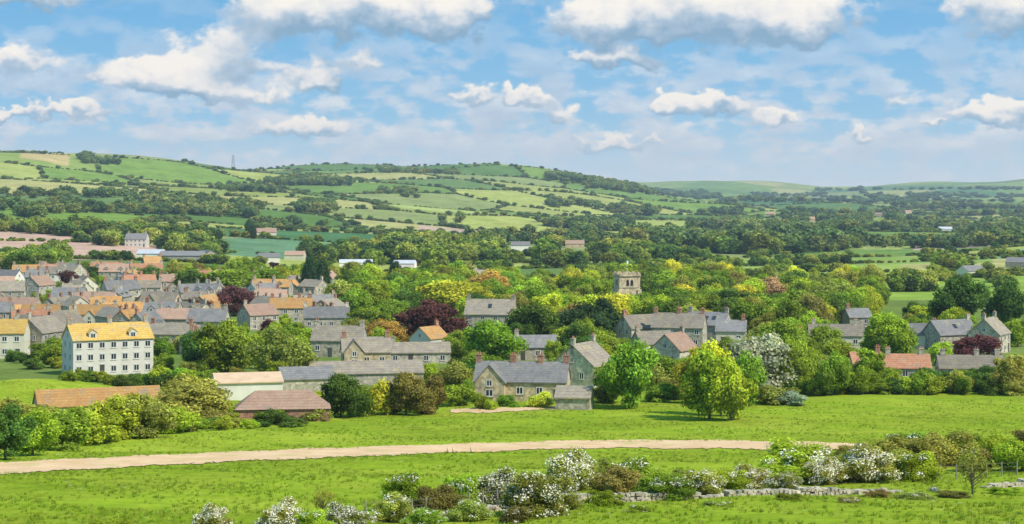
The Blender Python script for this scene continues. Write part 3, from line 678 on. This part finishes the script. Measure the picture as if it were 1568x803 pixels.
def fence(pl,nseg):
    p=Part();pw=[ground_at(*q) for q in pl];prev=None
    for a_,b_ in zip(pw[:-1],pw[1:]):
        for i_ in range(nseg):
            t=i_/nseg;x=a_[0]+(b_[0]-a_[0])*t;y=a_[1]+(b_[1]-a_[1])*t;z=float(height(x,y))
            tp_=(x+random.uniform(-.05,.05),y,z+1.15);p.tube((x,y,z-.3),tp_,.06,.05,6)
            if prev:
                for hh in(.4,.75,1.05): p.tube((prev[0],prev[1],prev[2]+hh),(x,y,z+hh),.008,.008,4)
            prev=(x,y,z)
    meshobj('post_and_wire_fence',p.v,p.f,[W['wood']])
fence([(560,800),(740,782),(900,768)],8);fence([(1000,752),(1160,744),(1440,735),(1580,728)],6)
# ---------------------------------------------------------------- grass tufts
tc_=bpy.data.collections.new('tuft')
for i_,(cl,wh) in enumerate([((.26,.36,.03),0),((.36,.42,.07),0),((.18,.28,.025),0),((.75,.75,.6),1)]):
    v=[];f=[];r=random.Random(i_)
    for b_ in range(16 if not wh else 5):
        an=r.uniform(0,6.28);rd=r.uniform(0,.5);x=math.cos(an)*rd;y=math.sin(an)*rd;h=r.uniform(.5,1);w_=.05 if not wh else .1
        dx=math.cos(an+1.57)*w_;dy=math.sin(an+1.57)*w_;k_=len(v)
        if wh: v+=[(x-w_,y-w_,h*.6),(x+w_,y-w_,h*.6),(x+w_,y+w_,h*.65),(x-w_,y+w_,h*.65)]
        else: v+=[(x-dx,y-dy,0),(x+dx,y+dy,0),(x*1.5+dx*.3,y*1.5+dy*.3,h),(x*1.5-dx*.3,y*1.5-dy*.3,h)]
        f.append((k_,k_+1,k_+2,k_+3))
    o=meshobj('tuft_%02d'%i_,v,f,[LEAF],link=False)
    at=o.data.color_attributes.new('tint','FLOAT_COLOR','POINT');at.data.foreach_set('color',[*cl,1.]*len(v));tc_.objects.link(o)
n_=60000;yy=rng.uniform(88,300,n_);xx=yy*rng.uniform(-.31,.31,n_)
cl=np.sin(xx*.23+1)*np.sin(yy*.19)+.6*np.sin(xx*.61+yy*.37);k=rng.random(n_)<(.35+.3*cl)
xx=xx[k];yy=yy[k];zz=height(xx,yy);sc_=rng.uniform(.10,.26,len(xx))
bt=HX+F*xx/yy;rowp=HY-F*(zz-CZ)/yy
tr_=np.interp(bt,[0,350,700,1100,1300],[709,693,681,675,680]);tb_=np.interp(bt,[0,350,700,1100,1300],[728,709,695,689,691])
k=~((rowp>tr_+1.4)&(rowp<tb_-2.)&(bt<1330));xx=xx[k];yy=yy[k];zz=zz[k];sc_=sc_[k]
so=scatter('meadow_grass',tc_,4,np.stack([xx,yy,zz],1),np.stack([sc_*1.6,sc_*1.6,sc_],1))
ii=rng.choice(4,len(xx),p=[.4,.3,.285,.015]).astype(np.int32);so.data.attributes['idx'].data.foreach_set('value',ii)
# ---------------------------------------------------------------- sun, sky
sd=Vector((.74,-.52,.98)).normalized();el=math.asin(sd.z);az=math.atan2(sd.x,sd.y)
L=bpy.data.lights.new('sun','SUN');L.energy=5.;L.angle=math.radians(.5);L.color=(1,.945,.84)
lo=bpy.data.objects.new('sun',L);SC.collection.objects.link(lo);lo.rotation_euler=sd.to_track_quat('Z','Y').to_euler();lo.location=(60,-40,140)
w=bpy.data.worlds.new('World');SC.world=w;w.use_nodes=True;nt=w.node_tree;nt.nodes.clear();n=N(nt)
w.cycles.sampling_method='NONE'
tc=n.n('ShaderNodeTexCoord').outputs['Generated'];sp=n.n('ShaderNodeSeparateXYZ');nt.links.new(tc,sp.inputs[0])
x_,y_,z_=sp.outputs
cv=n.n('ShaderNodeCombineXYZ');n.set(cv.inputs[0],x_);n.set(cv.inputs[1],y_);n.set(cv.inputs[2],n.math('MULTIPLY_ADD',z_,4.,.05))
nv_=n.n('ShaderNodeVectorMath',operation='NORMALIZE');nt.links.new(cv.outputs[0],nv_.inputs[0])
sk=n.n('ShaderNodeTexSky',sky_type='NISHITA');sk.sun_disc=False;sk.sun_elevation=el;sk.sun_rotation=az;sk.air_density=1.;sk.dust_density=.4;sk.ozone_density=2.
nt.links.new(nv_.outputs[0],sk.inputs[0])
U0=n.math('MULTIPLY',n.math('ARCTAN2',x_,y_),10.);V0=n.math('MULTIPLY',n.math('ARCSINE',z_),10.)
def comb(a,b,c=0.):
    q=n.n('ShaderNodeCombineXYZ');n.set(q.inputs[0],a);n.set(q.inputs[1],b);q.inputs[2].default_value=c;return q.outputs[0]
uv=comb(U0,n.math('MULTIPLY',V0,1.3))
def wnz(scale,seed,det=5,ro=.55):
    o=n.n('ShaderNodeTexNoise',noise_dimensions='3D');a=n.n('ShaderNodeVectorMath',operation='ADD');nt.links.new(uv,a.inputs[0]);a.inputs[1].default_value=(seed,seed*.7,seed*1.3)
    nt.links.new(a.outputs[0],o.inputs['Vector']);o.inputs['Scale'].default_value=scale;o.inputs['Detail'].default_value=det;o.inputs['Roughness'].default_value=ro
    return o.outputs['Fac']
U=n.math('ADD',U0,n.math('MULTIPLY',n.math('SUBTRACT',wnz(6.,3.),.5),.36))
Vv=n.math('ADD',V0,n.math('MULTIPLY',n.math('SUBTRACT',wnz(6.5,9.),.5),.26))
blobs=[(565,0,165,56,1.15),(685,24,50,36,.95),(430,20,70,38,.75),(330,78,90,34,.55),(420,108,110,22,.42),(1090,6,190,62,1.15),(920,38,70,34,.75),(1225,40,80,38,.7),(60,-6,140,26,1.),(30,98,110,32,.65),
(245,116,85,28,1.),(310,138,50,18,.8),(395,155,70,20,.75),(492,124,42,16,.85),(550,95,50,16,.45),(800,150,38,16,.85),(720,145,30,16,.7),(855,178,36,20,.75),(1520,8,80,56,1.05),(1515,175,100,24,.95),
(1080,160,70,22,.95),(1020,155,36,16,.7),(1200,184,48,16,.85),(1310,212,34,9,.8),(475,195,95,17,.85),(950,220,95,15,.75),(125,170,65,17,.75),(935,95,80,15,.75),(30,175,65,12,.75),(1360,150,44,15,.5),(1410,195,28,8,.6),(635,130,60,26,.45)]
S=None;A=None
for bx,by,ax,ay,am in blobs:
    uc=(bx-HX)/F*10;vc_=(HY-by)/F*10;a=ax/F*10;bb=ay/F*10
    dx=n.math('MULTIPLY_ADD',U,1/a,-uc/a);dy=n.math('MULTIPLY_ADD',Vv,1/bb,-vc_/bb)
    r=n.math('MULTIPLY_ADD',dx,dx,n.math('MULTIPLY',dy,dy));e=n.math('MULTIPLY',n.math('POWER',2.718,n.math('MULTIPLY',r,-1.)),am)
    S=e if S is None else n.math('ADD',S,e);q=n.math('MULTIPLY',e,dy);A=q if A is None else n.math('ADD',A,q)
fb=wnz(5.,20.,6,.6)
dens=n.math('ADD',S,n.math('MULTIPLY',n.math('SUBTRACT',fb,.5),.9))
alpha=n.mapr(dens,.33,.62,0,1,True)
lit=n.math('MULTIPLY',n.math('DIVIDE',A,n.math('ADD',S,.12)),1.5);lit=n.math('ADD',lit,n.math('MULTIPLY',n.math('SUBTRACT',wnz(5.,47.),.5),1.9))
lit=n.math('ADD',lit,n.mapr(dens,.4,1.2,-.15,.3))
ccol=n.ramp(n.mapr(lit,-1.,.9,0,1),[(0,(.24,.40,.57)),(.33,(.46,.58,.71)),(.56,(.82,.83,.84)),(.8,(1.,.965,.89))])
pz=comb(n.math('MULTIPLY',U0,1.),n.math('MULTIPLY',V0,2.),5.)
pn=n.noise(pz,3.2,6,.55)
veil=n.math('MULTIPLY',n.mapr(pn,.42,.56,0,1,True),n.mapr(V0,.35,.85,.95,.2))
pcol=n.ramp(n.mapr(n.noise(comb(U0,n.math('MULTIPLY_ADD',V0,2.,.14),5.),3.2,6,.55),.38,.66,0,1),[(0,(.80,.84,.88)),(.5,(.60,.69,.81)),(1,(.48,.59,.74))])
c10=lambda c:(c[0]*10,c[1]*10,c[2]*10,1)
base=n.mix(.8,sk.outputs[0],n.mix(n.mapr(V0,.1,1.,0,1),c10((.33,.66,.93)),c10((.14,.49,.88))))
def x10(c):
    t_=n.n('ShaderNodeVectorMath',operation='SCALE');nt.links.new(c,t_.inputs[0]);t_.inputs[3].default_value=10.;return t_.outputs[0]
base=n.mix(veil,base,x10(pcol))
base=n.mix(n.mapr(V0,-.05,.40,.8,0,True),base,c10((.62,.74,.86)))
fin=n.mix(alpha,base,x10(ccol))
bgn=n.n('ShaderNodeBackground');bgn.inputs['Strength'].default_value=.1;n.set(bgn.inputs[0],fin)
wo=n.n('ShaderNodeOutputWorld');nt.links.new(bgn.outputs[0],wo.inputs[0])
# real thin haze in the valley air
p=Part();p.box(-7000,7000,-300,12500,-150,330);m,nt=newmat('thin_air_haze');n=N(nt)
v=n.n('ShaderNodeVolumeScatter');v.inputs['Color'].default_value=(.70,.86,1,1);v.inputs['Density'].default_value=6.5e-5;v.inputs['Anisotropy'].default_value=.1
o=n.n('ShaderNodeOutputMaterial');nt.links.new(v.outputs[0],o.inputs['Volume']);meshobj('atmosphere_haze',p.v,p.f,[m])
cam=bpy.data.cameras.new('camera');co=bpy.data.objects.new('camera',cam);SC.collection.objects.link(co);SC.camera=co
co.location=(0,0,CZ);co.rotation_euler=(math.radians(90),0,0);cam.sensor_width=36;cam.lens=36*F/1568;cam.shift_y=-116.5/1568;cam.clip_start=.5;cam.clip_end=40000
SC.view_settings.view_transform='Standard';SC.view_settings.look='None';SC.view_settings.exposure=0
print('COUNTS',len(mid_p),len(far_p),len(vf_p),len(houses),len(bpy.data.objects))
